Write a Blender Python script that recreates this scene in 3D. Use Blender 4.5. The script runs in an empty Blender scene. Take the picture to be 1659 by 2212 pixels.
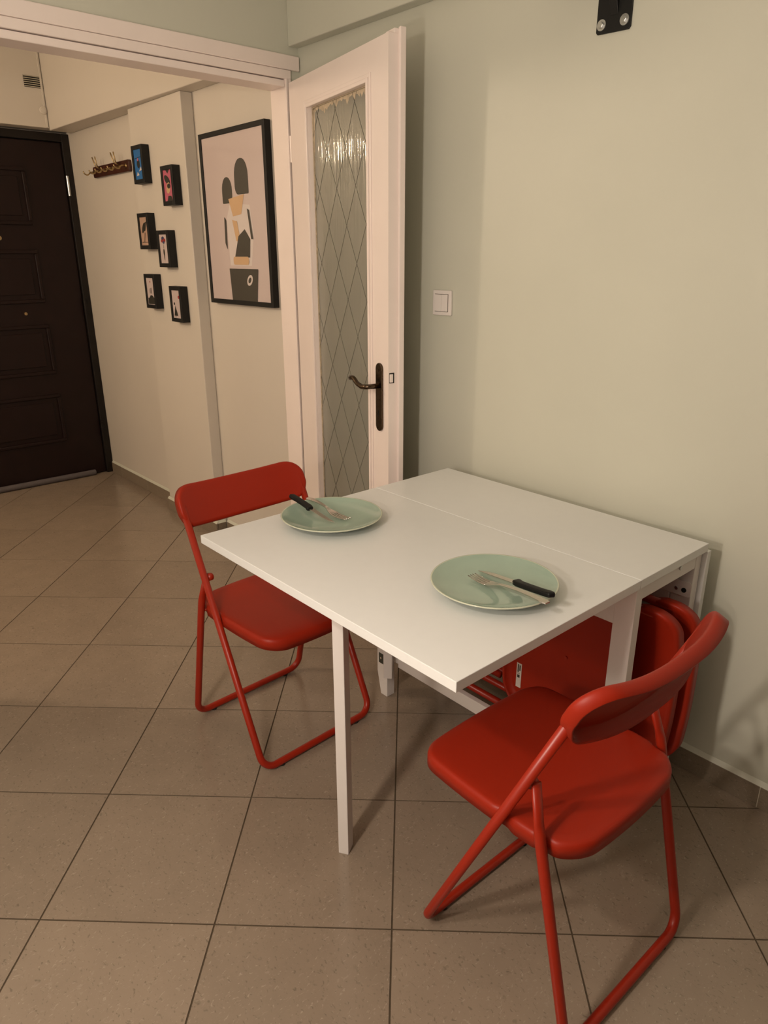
import bpy, bmesh, math, random
from mathutils import Vector, Matrix
random.seed(7)
SC = bpy.context.scene
COL = SC.collection
R = math.radians

# ------------------------------------------------------------------ camera
cam_d = bpy.data.cameras.new('camera'); cam = bpy.data.objects.new('camera', cam_d); COL.objects.link(cam)
_rx, _ry, _rz = (0.663148, 0.748486, -0.002176), (-0.253464, 0.227299, 0.940261), (-0.704266, 0.62298, -0.340447)
cam.matrix_world = Matrix(((_rx[0], _ry[0], -_rz[0], 0.69347), (_rx[1], _ry[1], -_rz[1], -1.795217), (_rx[2], _ry[2], -_rz[2], 1.418979), (0, 0, 0, 1)))
cam_d.sensor_fit = 'HORIZONTAL'; cam_d.sensor_width = 36.0; cam_d.lens = 36.0 * 1535.91 / 1659.0; cam_d.clip_start = 0.02
SC.camera = cam
# ------------------------------------------------------------------ world, lamps, exposure
w = bpy.data.worlds.new('world'); SC.world = w; w.use_nodes = True
w.node_tree.nodes['Background'].inputs[0].default_value = (0.9, 0.8, 0.7, 1); w.node_tree.nodes['Background'].inputs[1].default_value = 0.02

def lamp(name, loc, watts, col, radius):
    d = bpy.data.lights.new(name, 'POINT'); d.energy = watts; d.color = col; d.shadow_soft_size = radius
    o = bpy.data.objects.new(name, d); o.location = loc; COL.objects.link(o); return o
WARM = (1.0, 0.845, 0.72)
lamp('counter_lamp', (-0.03, -1.97, 1.10), 8, WARM, 0.03)
lamp('counter_lamp', (0.03, -1.98, 1.30), 21, WARM, 0.035)
lamp('cabinet_lamp', (-0.02, -1.93, 1.70), 24, WARM, 0.04)
lamp('hall_lamp', (-2.9, -2.45, 2.10), 45, (1.0, 0.78, 0.585), 0.06)
SC.view_settings.view_transform = 'Standard'; SC.view_settings.look = 'None'
SC.view_settings.exposure = 0.0; SC.view_settings.gamma = 1.0; SC.view_settings.use_curve_mapping = False

# ------------------------------------------------------------------ materials
def srgb(r, g, b):
    f = lambda c: (c / 255) / 12.92 if c / 255 <= 0.04045 else ((c / 255 + 0.055) / 1.055) ** 2.4
    return (f(r), f(g), f(b), 1)

def mat(name, col, rough=0.5, metal=0.0, spec=0.5, coat=0.0, noise=0.0, nscale=8.0, bump=0.0, bscale=60.0, rvar=0.0, trans=0.0):
    m = bpy.data.materials.new(name); m.use_nodes = True
    nt = m.node_tree; N = nt.nodes; L = nt.links; b = N['Principled BSDF']
    b.inputs['Base Color'].default_value = col; b.inputs['Roughness'].default_value = rough; b.inputs['Metallic'].default_value = metal
    b.inputs['Specular IOR Level'].default_value = spec; b.inputs['Coat Weight'].default_value = coat; b.inputs['Coat Roughness'].default_value = 0.06
    tc = N.new('ShaderNodeTexCoord')
    if noise or rvar:
        n = N.new('ShaderNodeTexNoise'); n.inputs['Scale'].default_value = nscale; n.inputs['Detail'].default_value = 5
        L.new(tc.outputs['Object'], n.inputs['Vector'])
    if noise:
        r = N.new('ShaderNodeMapRange'); r.inputs[1].default_value = 0.3; r.inputs[2].default_value = 0.7
        r.inputs[3].default_value = 1 - noise; r.inputs[4].default_value = 1 + noise
        L.new(n.outputs[0], r.inputs[0])
        v = N.new('ShaderNodeVectorMath'); v.operation = 'SCALE'; v.inputs[0].default_value = col[:3]
        L.new(r.outputs[0], v.inputs['Scale']); L.new(v.outputs[0], b.inputs['Base Color'])
    if rvar:
        r2 = N.new('ShaderNodeMapRange'); r2.inputs[3].default_value = rough - rvar; r2.inputs[4].default_value = rough + rvar
        L.new(n.outputs[0], r2.inputs[0]); L.new(r2.outputs[0], b.inputs['Roughness'])
    if bump:
        n2 = N.new('ShaderNodeTexNoise'); n2.inputs['Scale'].default_value = bscale; n2.inputs['Detail'].default_value = 4
        L.new(tc.outputs['Object'], n2.inputs['Vector'])
        bp = N.new('ShaderNodeBump'); bp.inputs['Strength'].default_value = bump; bp.inputs['Distance'].default_value = 0.002
        L.new(n2.outputs[0], bp.inputs['Height']); L.new(bp.outputs[0], b.inputs['Normal'])
    return m

M = {}
M['wall'] = mat('sage_wall_paint', (0.60, 0.605, 0.51, 1), 0.42, spec=0.35, noise=0.02, nscale=2.5, bump=0.12, bscale=45)
M['hallwall'] = mat('pale_sage_hall_paint', (0.64, 0.59, 0.515, 1), 0.45, spec=0.35, noise=0.02, nscale=2.0, bump=0.12, bscale=45)
M['low_bounce'] = mat('low_bounce_dark_wall', (0.10, 0.07, 0.05, 1), 0.4, noise=0.2, nscale=6)  # invented dark tone for the unseen front wall, to cut bounced light
M['ceil'] = mat('ceiling_paint', (0.82, 0.80, 0.75, 1), 0.8, noise=0.01)
M['paint'] = mat('cream_gloss_door_paint', (0.89, 0.79, 0.735, 1), 0.33, noise=0.02, nscale=6, bump=0.15, bscale=30)
M['white'] = mat('white_laminate', (0.755, 0.765, 0.75, 1), 0.36, noise=0.008, nscale=40, bump=0.03, bscale=250)
M['frame'] = mat('white_lacquered_wood', (0.74, 0.70, 0.67, 1), 0.36, noise=0.01, nscale=12)
M['plastic_w'] = mat('white_switch_plastic', (0.80, 0.75, 0.71, 1), 0.25, noise=0.01)
M['red'] = mat('red_plastic', (0.31, 0.018, 0.005, 1), 0.42, spec=0.25, noise=0.03, nscale=5, bump=0.05, bscale=400)
M['redtube'] = mat('red_powder_coated_steel', (0.32, 0.018, 0.005, 1), 0.33, spec=0.38, noise=0.03, nscale=9)
M['black'] = mat('black_paint', (0.010, 0.010, 0.009, 1), 0.5, spec=0.3, noise=0.1)
M['rubber'] = mat('black_rubber', (0.012, 0.011, 0.010, 1), 0.6, noise=0.1)
M['handle_p'] = mat('black_handle_plastic', (0.006, 0.006, 0.006, 1), 0.45, spec=0.25, noise=0.1, nscale=30)
M['steel'] = mat('brushed_steel', (0.62, 0.58, 0.53, 1), 0.24, metal=1, rvar=0.08, nscale=60)
M['zinc'] = mat('zinc_plated_steel', (0.60, 0.61, 0.60, 1), 0.33, metal=1, noise=0.08, nscale=40)
M['dark_steel'] = mat('dark_steel', (0.07, 0.07, 0.055, 1), 0.45, metal=0.5, noise=0.1)
M['bronze'] = mat('dark_bronze', (0.105, 0.075, 0.05, 1), 0.27, metal=1, rvar=0.08, nscale=30)
M['brass'] = mat('aged_brass', (0.45, 0.33, 0.17, 1), 0.35, metal=1, noise=0.1)
M['glaze'] = mat('celadon_glaze', (0.335, 0.44, 0.355, 1), 0.09, spec=0.55, noise=0.03, nscale=18, coat=0.3)
M['glaze_rim'] = mat('celadon_glaze_thin', (0.55, 0.58, 0.45, 1), 0.14, noise=0.03, nscale=40)
M['darkdoor'] = mat('dark_brown_entrance_door', (0.013, 0.0055, 0.0045, 1), 0.42, spec=0.25, noise=0.12, nscale=14)
M['darkframe'] = mat('near_black_door_frame', (0.010, 0.007, 0.005, 1), 0.45, spec=0.3, noise=0.1)
M['mahogany'] = mat('mahogany_board', (0.05, 0.012, 0.007, 1), 0.35, noise=0.2, nscale=25)
M['greyfoam'] = mat('grey_seal_fabric', (0.10, 0.085, 0.085, 1), 0.7, noise=0.08, nscale=60)
M['grout'] = mat('brown_grout', (0.075, 0.053, 0.030, 1), 0.9, noise=0.15, nscale=50)
M['caulk'] = mat('light_grout', (0.52, 0.48, 0.38, 1), 0.8, noise=0.05)
M['vent_dark'] = mat('dark_vent_gap', (0.02, 0.016, 0.012, 1), 0.9, noise=0.1)
M['paper'] = mat('warm_white_art_paper', (0.60, 0.50, 0.475, 1), 0.35, coat=0.6, noise=0.02, nscale=3)
M['p_dark'] = mat('print_charcoal', (0.030, 0.028, 0.020, 1), 0.4, coat=0.6, noise=0.05)
M['p_tan'] = mat('print_tan', (0.62, 0.40, 0.215, 1), 0.4, coat=0.6, noise=0.04)
M['p_white'] = mat('print_white', (0.68, 0.61, 0.575, 1), 0.4, coat=0.6, noise=0.03)
M['p_blue'] = mat('print_blue', (0.030, 0.16, 0.42, 1), 0.4, coat=0.6, noise=0.05)
M['p_pink'] = mat('print_pink', (0.55, 0.13, 0.19, 1), 0.4, coat=0.6, noise=0.05)
M['p_beige'] = mat('print_beige', (0.50, 0.33, 0.24, 1), 0.4, coat=0.6, noise=0.05)
M['p_red'] = mat('print_red', (0.36, 0.035, 0.03, 1), 0.4, coat=0.6, noise=0.05)
M['p_navy'] = mat('print_navy', (0.04, 0.05, 0.13, 1), 0.4, coat=0.6, noise=0.05)
M['sticker'] = mat('sticker_paper', (0.62, 0.58, 0.53, 1), 0.5, noise=0.05, nscale=80)

def tile_material(name, base, rough=0.17):
    m = bpy.data.materials.new(name); m.use_nodes = True
    nt = m.node_tree; N = nt.nodes; L = nt.links; b = N['Principled BSDF']
    g = N.new('ShaderNodeNewGeometry'); oi = N.new('ShaderNodeObjectInfo')
    off = N.new('ShaderNodeVectorMath'); off.operation = 'SCALE'; off.inputs[0].default_value = (37.0, 19.0, 11.0); L.new(oi.outputs['Random'], off.inputs['Scale'])
    add = N.new('ShaderNodeVectorMath'); add.operation = 'ADD'; L.new(g.outputs['Position'], add.inputs[0]); L.new(off.outputs[0], add.inputs[1])
    # cloudy base
    n1 = N.new('ShaderNodeTexNoise'); n1.inputs['Scale'].default_value = 9; n1.inputs['Detail'].default_value = 6; n1.inputs['Roughness'].default_value = 0.65; L.new(add.outputs[0], n1.inputs['Vector'])
    mr = N.new('ShaderNodeMapRange'); mr.inputs[1].default_value = 0.3; mr.inputs[2].default_value = 0.7; mr.inputs[3].default_value = 0.94; mr.inputs[4].default_value = 1.06; L.new(n1.outputs[0], mr.inputs[0])
    mo = N.new('ShaderNodeMapRange'); mo.inputs[3].default_value = 0.95; mo.inputs[4].default_value = 1.05; L.new(oi.outputs['Random'], mo.inputs[0])
    mm = N.new('ShaderNodeMath'); mm.operation = 'MULTIPLY'; L.new(mr.outputs[0], mm.inputs[0]); L.new(mo.outputs[0], mm.inputs[1])
    sc = N.new('ShaderNodeVectorMath'); sc.operation = 'SCALE'; sc.inputs[0].default_value = base; L.new(mm.outputs[0], sc.inputs['Scale'])
    # warped coordinates so that the flecks curl
    wn = N.new('ShaderNodeTexNoise'); wn.inputs['Scale'].default_value = 30; L.new(add.outputs[0], wn.inputs['Vector'])
    ws = N.new('ShaderNodeVectorMath'); ws.operation = 'SCALE'; ws.inputs['Scale'].default_value = 0.025; L.new(wn.outputs['Color'], ws.inputs[0])
    wa = N.new('ShaderNodeVectorMath'); wa.operation = 'ADD'; L.new(add.outputs[0], wa.inputs[0]); L.new(ws.outputs[0], wa.inputs[1])
    last = sc.outputs[0]
    for scale, stretch, lo, hi, colr, amt in ((210, (1, 0.45, 1), 0.63, 0.72, (0.48, 0.41, 0.32, 1), 0.36), (190, (0.45, 1, 1), 0.63, 0.72, (0.09, 0.072, 0.05, 1), 0.42), (90, (1, 0.6, 1), 0.66, 0.76, (0.42, 0.35, 0.28, 1), 0.28), (100, (0.6, 1, 1), 0.65, 0.75, (0.12, 0.095, 0.068, 1), 0.32)):
        mp = N.new('ShaderNodeMapping'); mp.inputs['Scale'].default_value = stretch; mp.inputs['Rotation'].default_value = (0, 0, R(43)); L.new(wa.outputs[0], mp.inputs[0])
        n = N.new('ShaderNodeTexNoise'); n.inputs['Scale'].default_value = scale; n.inputs['Detail'].default_value = 2; L.new(mp.outputs[0], n.inputs['Vector'])
        r = N.new('ShaderNodeMapRange'); r.inputs[1].default_value = lo; r.inputs[2].default_value = hi; r.inputs[3].default_value = 0; r.inputs[4].default_value = amt; L.new(n.outputs[0], r.inputs[0])
        mx = N.new('ShaderNodeMix'); mx.data_type = 'RGBA'; L.new(r.outputs[0], mx.inputs[0]); L.new(last, mx.inputs[6]); mx.inputs[7].default_value = colr
        last = mx.outputs[2]
    L.new(last, b.inputs['Base Color'])
    rr = N.new('ShaderNodeMapRange'); rr.inputs[3].default_value = rough - 0.05; rr.inputs[4].default_value = rough + 0.10; L.new(n1.outputs[0], rr.inputs[0]); L.new(rr.outputs[0], b.inputs['Roughness'])
    b.inputs['Specular IOR Level'].default_value = 0.45
    return m
M['tile'] = tile_material('speckled_porcelain_tile', (0.275, 0.216, 0.160))
M['skirting'] = tile_material('speckled_skirting_tile', (0.225, 0.18, 0.13), 0.35)

def glass_material():
    m = bpy.data.materials.new('ribbed_wired_glass'); m.use_nodes = True
    nt = m.node_tree; N = nt.nodes; L = nt.links; N.remove(N['Principled BSDF']); out = N['Material Output']
    tc = N.new('ShaderNodeTexCoord')
    mp = N.new('ShaderNodeMapping'); mp.inputs['Scale'].default_value = (1, 1, 0.012); L.new(tc.outputs['Object'], mp.inputs[0])
    n = N.new('ShaderNodeTexNoise'); n.inputs['Scale'].default_value = 260; n.inputs['Detail'].default_value = 2; L.new(mp.outputs[0], n.inputs['Vector'])
    bp = N.new('ShaderNodeBump'); bp.inputs['Strength'].default_value = 1.0; bp.inputs['Distance'].default_value = 0.0021; L.new(n.outputs[0], bp.inputs['Height'])
    gl = N.new('ShaderNodeBsdfGlossy'); gl.inputs['Roughness'].default_value = 0.055; gl.inputs['Color'].default_value = (1, 0.98, 0.94, 1); L.new(bp.outputs[0], gl.inputs['Normal'])
    tr = N.new('ShaderNodeBsdfTransparent'); tr.inputs['Color'].default_value = (0.86, 0.88, 0.82, 1)
    df = N.new('ShaderNodeBsdfDiffuse'); df.inputs['Color'].default_value = (0.62, 0.63, 0.55, 1)
    tl = N.new('ShaderNodeBsdfTranslucent'); tl.inputs['Color'].default_value = (0.6, 0.63, 0.54, 1)
    m1 = N.new('ShaderNodeMixShader'); m1.inputs[0].default_value = 0.35; L.new(df.outputs[0], m1.inputs[1]); L.new(tl.outputs[0], m1.inputs[2])
    m2 = N.new('ShaderNodeMixShader'); m2.inputs[0].default_value = 0.58; L.new(tr.outputs[0], m2.inputs[1]); L.new(m1.outputs[0], m2.inputs[2])
    fr = N.new('ShaderNodeFresnel'); fr.inputs['IOR'].default_value = 2.5
    m3 = N.new('ShaderNodeMixShader'); L.new(fr.outputs[0], m3.inputs[0]); L.new(m2.outputs[0], m3.inputs[1]); L.new(gl.outputs[0], m3.inputs[2])
    L.new(m3.outputs[0], out.inputs['Surface'])
    return m
M['glass'] = glass_material()
M['wire'] = mat('dark_glass_wire', (0.10, 0.094, 0.072, 1), 0.5, metal=0.1, noise=0.1)
M['putty'] = mat('old_cream_putty', (0.55, 0.46, 0.33, 1), 0.7, noise=0.2, nscale=60, bump=0.6, bscale=90)

# ------------------------------------------------------------------ helpers
def link(name, bm, m, parent=None, smooth=False, bevel=0.0, seg=2):
    me = bpy.data.meshes.new(name)
    bmesh.ops.recalc_face_normals(bm, faces=bm.faces[:])
    bm.to_mesh(me); bm.free()
    for mm in (m if isinstance(m, (list, tuple)) else [m]): me.materials.append(mm)
    if smooth:
        for p in me.polygons: p.use_smooth = True
    o = bpy.data.objects.new(name, me); COL.objects.link(o)
    if parent is not None: o.parent = parent
    if bevel:
        b = o.modifiers.new('bevel', 'BEVEL'); b.width = bevel; b.segments = seg; b.limit_method = 'ANGLE'; b.angle_limit = R(40)
    return o

def thing(name, label, cat, loc=(0, 0, 0), rz=0.0, group=None):
    o = bpy.data.objects.new(name, None); COL.objects.link(o); o.empty_display_size = 0.1
    o.location = loc; o.rotation_euler = (0, 0, rz); o['label'] = label; o['category'] = cat
    if group: o['group'] = group
    return o

def tag(o, label, cat, group=None):
    o['label'] = label; o['category'] = cat
    if group: o['group'] = group
    return o

def struct(o): o['kind'] = 'structure'; return o

def box(bm, x0, x1, y0, y1, z0, z1, mtx=None):
    vs = [bm.verts.new((x, y, z)) for x in (x0, x1) for y in (y0, y1) for z in (z0, z1)]
    if mtx is not None:
        for v in vs: v.co = mtx @ v.co
    for f in ((0, 1, 3, 2), (4, 6, 7, 5), (0, 4, 5, 1), (2, 3, 7, 6), (0, 2, 6, 4), (1, 5, 7, 3)): bm.faces.new([vs[i] for i in f])
    return vs

def boxes(*bs, mtx=None):
    bm = bmesh.new()
    for b in bs: box(bm, *b, mtx=mtx)
    return bm

def prism(bm, pts, h0, h1, conv):
    """pts: 2D polygon; conv(a, b, h) -> 3D."""
    lo = [bm.verts.new(conv(a, b, h0)) for a, b in pts]; hi = [bm.verts.new(conv(a, b, h1)) for a, b in pts]
    n = len(pts)
    bm.faces.new(lo); bm.faces.new(hi)
    for i in range(n): bm.faces.new((lo[i], lo[(i + 1) % n], hi[(i + 1) % n], hi[i]))

def round_path(pts, rad, n=8):
    pts = [Vector(p) for p in pts]; out = [pts[0]]
    for i in range(1, len(pts) - 1):
        a, b, c = pts[i - 1], pts[i], pts[i + 1]
        d1, d2 = (a - b).normalized(), (c - b).normalized()
        r = rad[i] if isinstance(rad, (list, tuple)) else rad
        if r <= 0: out.append(b); continue
        ang = d1.angle(d2); t = min(r / math.tan(ang / 2), (a - b).length * 0.48, (c - b).length * 0.48)
        rr = t * math.tan(ang / 2); p1, p2 = b + d1 * t, b + d2 * t
        cen = b + (d1 + d2).normalized() * (rr / math.sin(ang / 2)); u, v = (p1 - cen), (p2 - cen); th = u.angle(v)
        for k in range(n + 1):
            f = k / n; out.append(cen + (u * math.sin((1 - f) * th) + v * math.sin(f * th)) / math.sin(th))
    out.append(pts[-1]); return out

def tube(bm, path, r, n=12, flat=None):
    """round tube along path; r a number or a list; flat: list of (a, b) scale pairs."""
    path = [Vector(p) for p in path]; rings = []
    t0 = (path[1] - path[0]).normalized(); up = Vector((0, 0, 1)) if abs(t0.z) < 0.9 else Vector((0, 1, 0)); nrm = t0.cross(up).normalized()
    for i, p in enumerate(path):
        t = ((path[min(i + 1, len(path) - 1)] - p).normalized() + (p - path[max(i - 1, 0)]).normalized()).normalized()
        nrm = (nrm - t * nrm.dot(t)).normalized(); bn = t.cross(nrm)
        rr = r[i] if isinstance(r, (list, tuple)) else r; fa, fb = flat[i] if flat else (1, 1)
        rings.append([bm.verts.new(p + nrm * (math.cos(2 * math.pi * k / n) * rr * fa) + bn * (math.sin(2 * math.pi * k / n) * rr * fb)) for k in range(n)])
    for a, b in zip(rings, rings[1:]):
        for k in range(n): bm.faces.new((a[k], a[(k + 1) % n], b[(k + 1) % n], b[k]))
    bm.faces.new(rings[0]); bm.faces.new(rings[-1])

def cyl(bm, c, axis, r, h, n=20, r2=None):
    c = Vector(c); a = Vector(axis).normalized(); tube(bm, [c, c + a * h], [r, r if r2 is None else r2], n)

def lathe(bm, prof, n=64, mats=None):
    rings = []
    for r, z in prof:
        rings.append([bm.verts.new((0, 0, z))] if r < 1e-6 else [bm.verts.new((r * math.cos(2 * math.pi * k / n), r * math.sin(2 * math.pi * k / n), z)) for k in range(n)])
    for i, (a, b) in enumerate(zip(rings, rings[1:])):
        for k in range(n):
            q = (a[k % len(a)], a[(k + 1) % len(a)], b[(k + 1) % len(b)], b[k % len(b)])
            f = bm.faces.new(list(dict.fromkeys(q)))
            if mats: f.material_index = mats[i]

def rrect(x0, x1, y0, y1, rads, n=8):
    """rounded rectangle outline, rads = (x0y0, x1y0, x1y1, x0y1)."""
    out = []
    for (cx, cy, r, a0) in ((x0, y0, rads[0], 180), (x1, y0, rads[1], 270), (x1, y1, rads[2], 0), (x0, y1, rads[3], 90)):
        ox = cx + r if cx == x0 else cx - r; oy = cy + r if cy == y0 else cy - r
        for k in range(n + 1):
            a = R(a0 + 90 * k / n); out.append((ox + r * math.cos(a), oy + r * math.sin(a)))
    return out

def resample(pts, n):
    segs = [math.dist(pts[i], pts[(i + 1) % len(pts)]) for i in range(len(pts))]; tot = sum(segs); out = []; i = 0; acc = 0
    for k in range(n):
        d = tot * k / n
        while acc + segs[i] < d: acc += segs[i]; i += 1
        f = (d - acc) / segs[i]; a, b = pts[i], pts[(i + 1) % len(pts)]
        out.append((a[0] + (b[0] - a[0]) * f, a[1] + (b[1] - a[1]) * f))
    return out

def inset(pts, d):
    n = len(pts); out = []
    for i in range(n):
        a, b = pts[i - 1], pts[(i + 1) % n]; tx, ty = b[0] - a[0], b[1] - a[1]; l = math.hypot(tx, ty) or 1
        out.append((pts[i][0] - ty / l * d, pts[i][1] + tx / l * d))
    return out

def shell(bm, outline, rings, core, under, conv, smooth_outline=None):
    """tray: rings = [(inset, depth)] from the top inwards edge outwards and down, core = fractions for the concentric top, under the same for the hollow side."""
    n = len(outline); cx = sum(p[0] for p in outline) / n; cy = sum(p[1] for p in outline) / n
    def ring(pts, d): return [bm.verts.new(conv(a, b, d)) for a, b in pts]
    so_ = smooth_outline or outline
    first = inset(so_, rings[0][0] + (0.016 if smooth_outline else 0))
    seq = []
    for f in core: seq.append(ring([(cx + (a - cx) * f, cy + (b - cy) * f) for a, b in first], rings[0][1]))
    for ins, d in rings: seq.append(ring(inset(outline, ins), d))
    lastp = inset(so_, rings[-1][0])
    for f in under: seq.append(ring([(cx + (a - cx) * f, cy + (b - cy) * f) for a, b in lastp], rings[-1][1]))
    for a, b in zip(seq, seq[1:]):
        for k in range(n): bm.faces.new((a[k], a[(k + 1) % n], b[(k + 1) % n], b[k]))
    for s, d in ((seq[0], rings[0][1]), (seq[-1], rings[-1][1])):
        c = bm.verts.new(conv(cx, cy, d))
        for k in range(n): bm.faces.new((s[k], s[(k + 1) % n], c))

# ------------------------------------------------------------------ room shell
XD = -1.811                                    # room face of the doorway wall
XH = -1.905                                    # hall face of it
RX1, RY0, CZ = 2.3, -2.65, 2.70
HX0, HY0, HYR, HCZ = -4.16, -2.8, -0.045, 2.52
# floor: grout bed and tiles laid diagonally
fl = bmesh.new(); box(fl, HX0 - 0.3, RX1, RY0, 0.0, -0.05, -0.0016)
floor = struct(link('floor', fl, M['grout']))
E1, E2, TO, TS, GAP = Vector((0.687455, 0.726227)), Vector((-0.726227, 0.687455)), Vector((-0.178126, -1.003595)), 0.4, 0.0020
def clip(poly, ax, val, keep_less):
    out = []
    for i in range(len(poly)):
        a, b = poly[i], poly[(i + 1) % len(poly)]; ia = (a[ax] <= val) == keep_less; ib = (b[ax] <= val) == keep_less
        if ia: out.append(a)
        if ia != ib:
            f = (val - a[ax]) / (b[ax] - a[ax]); out.append((a[0] + (b[0] - a[0]) * f, a[1] + (b[1] - a[1]) * f))
    return out
full_tile = None
for i in range(-14, 15):
    for j in range(-14, 15):
        c = [(TO + E1 * (TS * (i + a)) + E2 * (TS * (j + b))) for a, b in ((0, 0), (1, 0), (1, 1), (0, 1))]
        cen = (c[0] + c[2]) / 2
        p = [tuple(q + (cen - q).normalized() * GAP * 1.414) for q in c]; q0 = list(p)
        ymax = HYR if cen.x < XH + 0.05 else 0.0
        p = clip(p, 1, ymax, True); p = clip(p, 1, RY0 if cen.x > XD else HY0, False) if p else p
        p = clip(p, 0, HX0, False) if p else p; p = clip(p, 0, RX1, True) if p else p
        if len(p) < 3: continue
        area = abs(sum(p[k][0] * p[(k + 1) % len(p)][1] - p[(k + 1) % len(p)][0] * p[k][1] for k in range(len(p)))) / 2
        if area < 0.0008: continue
        lp = [(x - cen.x, y - cen.y) for x, y in p]
        if area > 0.15675 and full_tile:
            o = bpy.data.objects.new('floor_tile', full_tile); COL.objects.link(o); o.parent = floor
        else:
            bm = bmesh.new(); prism(bm, lp, -0.006, 0.0, lambda a, b, h: (a, b, h)); o = link('floor_tile', bm, M['tile'], floor)
            if area > 0.15675: full_tile = o.data
        o.location = (cen.x, cen.y, 0)

struct(link('wall_right', boxes((XD, RX1, 0.0, 0.12, -0.05, CZ)), M['wall']))
struct(link('wall_front', boxes((RX1, RX1 + 0.12, RY0, 0.0, -0.05, CZ)), M['low_bounce']))
struct(link('wall_left', boxes((XD, RX1, RY0 - 0.12, RY0, -0.05, CZ)), M['ceil']))
struct(link('wall_back', boxes((XH, XD, -0.042, 0.12, -0.05, CZ), (XH, XD, -1.60, -0.042, 2.056, CZ), (XH, XD, RY0, -1.60, -0.05, CZ)), M['wall']))
struct(link('ceiling', boxes((XH, RX1 + 0.12, RY0 - 0.12, 0.12, CZ, CZ + 0.1)), M['ceil']))
struct(link('trim_1', boxes((XD, RX1, -0.046, -0.0002, 2.137, CZ)), M['wall'], bevel=0.004))           # beam along the right wall
# hall
struct(link('wall_hall_right', boxes((HX0, XH, HYR, 0.12, -0.05, HCZ)), M['hallwall']))
struct(link('wall_hall_left', boxes((HX0, XH, HY0 - 0.12, HY0, -0.05, HCZ)), M['hallwall']))
struct(link('wall_hall_end', boxes((HX0 - 0.2, HX0 - 0.04, -0.95, 0.12, -0.05, 0.0), (HX0 - 0.2, HX0 - 0.04, HY0 - 0.12, -1.08, -0.05, HCZ), (HX0 - 0.2, HX0 - 0.04, HY0 - 0.12, 0.12, 2.10, HCZ), (HX0 - 0.04, -4.05, HY0, HYR, 2.11, HCZ)), M['hallwall'], bevel=0.003))
struct(link('ceiling_hall', boxes((HX0 - 0.2, XH, HY0 - 0.12, 0.12, HCZ, HCZ + 0.1)), M['ceil']))
bm = bmesh.new(); prism(bm, [(-4.05, HYR - 0.0002), (-4.05, -0.178), (XH, -0.108), (XH, HYR - 0.0002)], 2.098, HCZ, lambda a, b, h: (a, b, h))
struct(link('trim_2', bm, M['hallwall'], bevel=0.004))                                                   # beam along the hall wall
struct(link('trim_3', boxes((-3.125, -2.565, -0.105, HYR - 0.0002, 0.0, 2.0978)), M['hallwall'], bevel=0.004))  # shallow pillar
# timber lining and casing of the doorway
dw = bmesh.new()
box(dw, XH, -1.803, -0.070, -0.0422, 0.0, 2.056); box(dw, XH, -1.803, -1.60, -1.57, 0.0, 2.056); box(dw, XH, -1.806, -1.57, -0.070, 2.004, 2.027)
struct(link('trim_4', dw, M['paint'], bevel=0.003))
struct(link('trim_5', boxes((XH, -1.802, -1.60, -0.0422, 2.030, 2.060)), M['paint'], bevel=0.003))
struct(link('trim_6', boxes((XD - 0.0, -1.798, -1.66, -0.006, 2.0605, 2.108)), M['paint'], bevel=0.003))
struct(link('trim_7', boxes((-1.803, -1.797, -0.070, -0.0605, 0.0, 2.031), (-1.803, -1.799, -0.0585, -0.046, 0.0, 2.031)), M['paint'], bevel=0.002))
# skirting tiles
def skirting(name, runs, H=0.068):
    root = bpy.data.objects.new(name, None); COL.objects.link(root); root['kind'] = 'structure'
    for axis, a0, a1, f0, f1, joints in runs:
        cuts = [a0] + [j for j in joints if a0 < j < a1] + [a1]
        for p, q in zip(cuts, cuts[1:]):
            p2, q2 = p + 0.0012, q - 0.0012
            link('skirting_tile', boxes((p2, q2, f0, f1, 0.0, H) if axis == 'x' else (f0, f1, p2, q2, 0.0, H)), M['skirting'], root, bevel=0.001, seg=1)
        for j in cuts[1:-1]:
            link('joint', boxes((j - 0.0012, j + 0.0012, f0 + 0.0006, f1, 0.0, H - 0.001) if axis == 'x' else (f0, f1 - 0.0006, j - 0.0012, j + 0.0012, 0.0, H - 0.001)), M['caulk'], root)
        cap = bmesh.new()
        if axis == 'x': prism(cap, [(f0 + 0.001, H), (f1, H), (f1, H + 0.012)], a0, a1, lambda a, b, h: (h, a, b))
        else: prism(cap, [(f1 - 0.001, H), (f0, H), (f0, H + 0.012)], a0, a1, lambda a, b, h: (a, h, b))
        link('grout_cap', cap, M['wall'], root)
    return root
skirting('baseboard_right', [('x', -1.79, RX1, -0.012, -0.0003, [0.205 + 0.4 * k for k in range(-5, 6)])])
skirting('baseboard_hall', [('x', HX0 + 0.035, -3.126, -0.056, HYR - 0.0003, [-3.963, -3.56]), ('x', -3.135, -2.555, -0.116, -0.1053, [-2.86]), ('y', -0.1052, -0.0565, -2.5647, -2.554, []), ('x', -2.553, XH - 0.002, -0.056, HYR - 0.0003, [-2.2])])

# ------------------------------------------------------------------ glazed door, standing open against the right wall
DH, DW = Vector((-1.779, -0.072, 0)), 0.735
DANG = math.atan2(-0.152, 0.721)
door = bpy.data.objects.new('door_1', None); COL.objects.link(door); door['kind'] = 'structure'; door.location = DH; door.rotation_euler = (0, 0, DANG)
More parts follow.
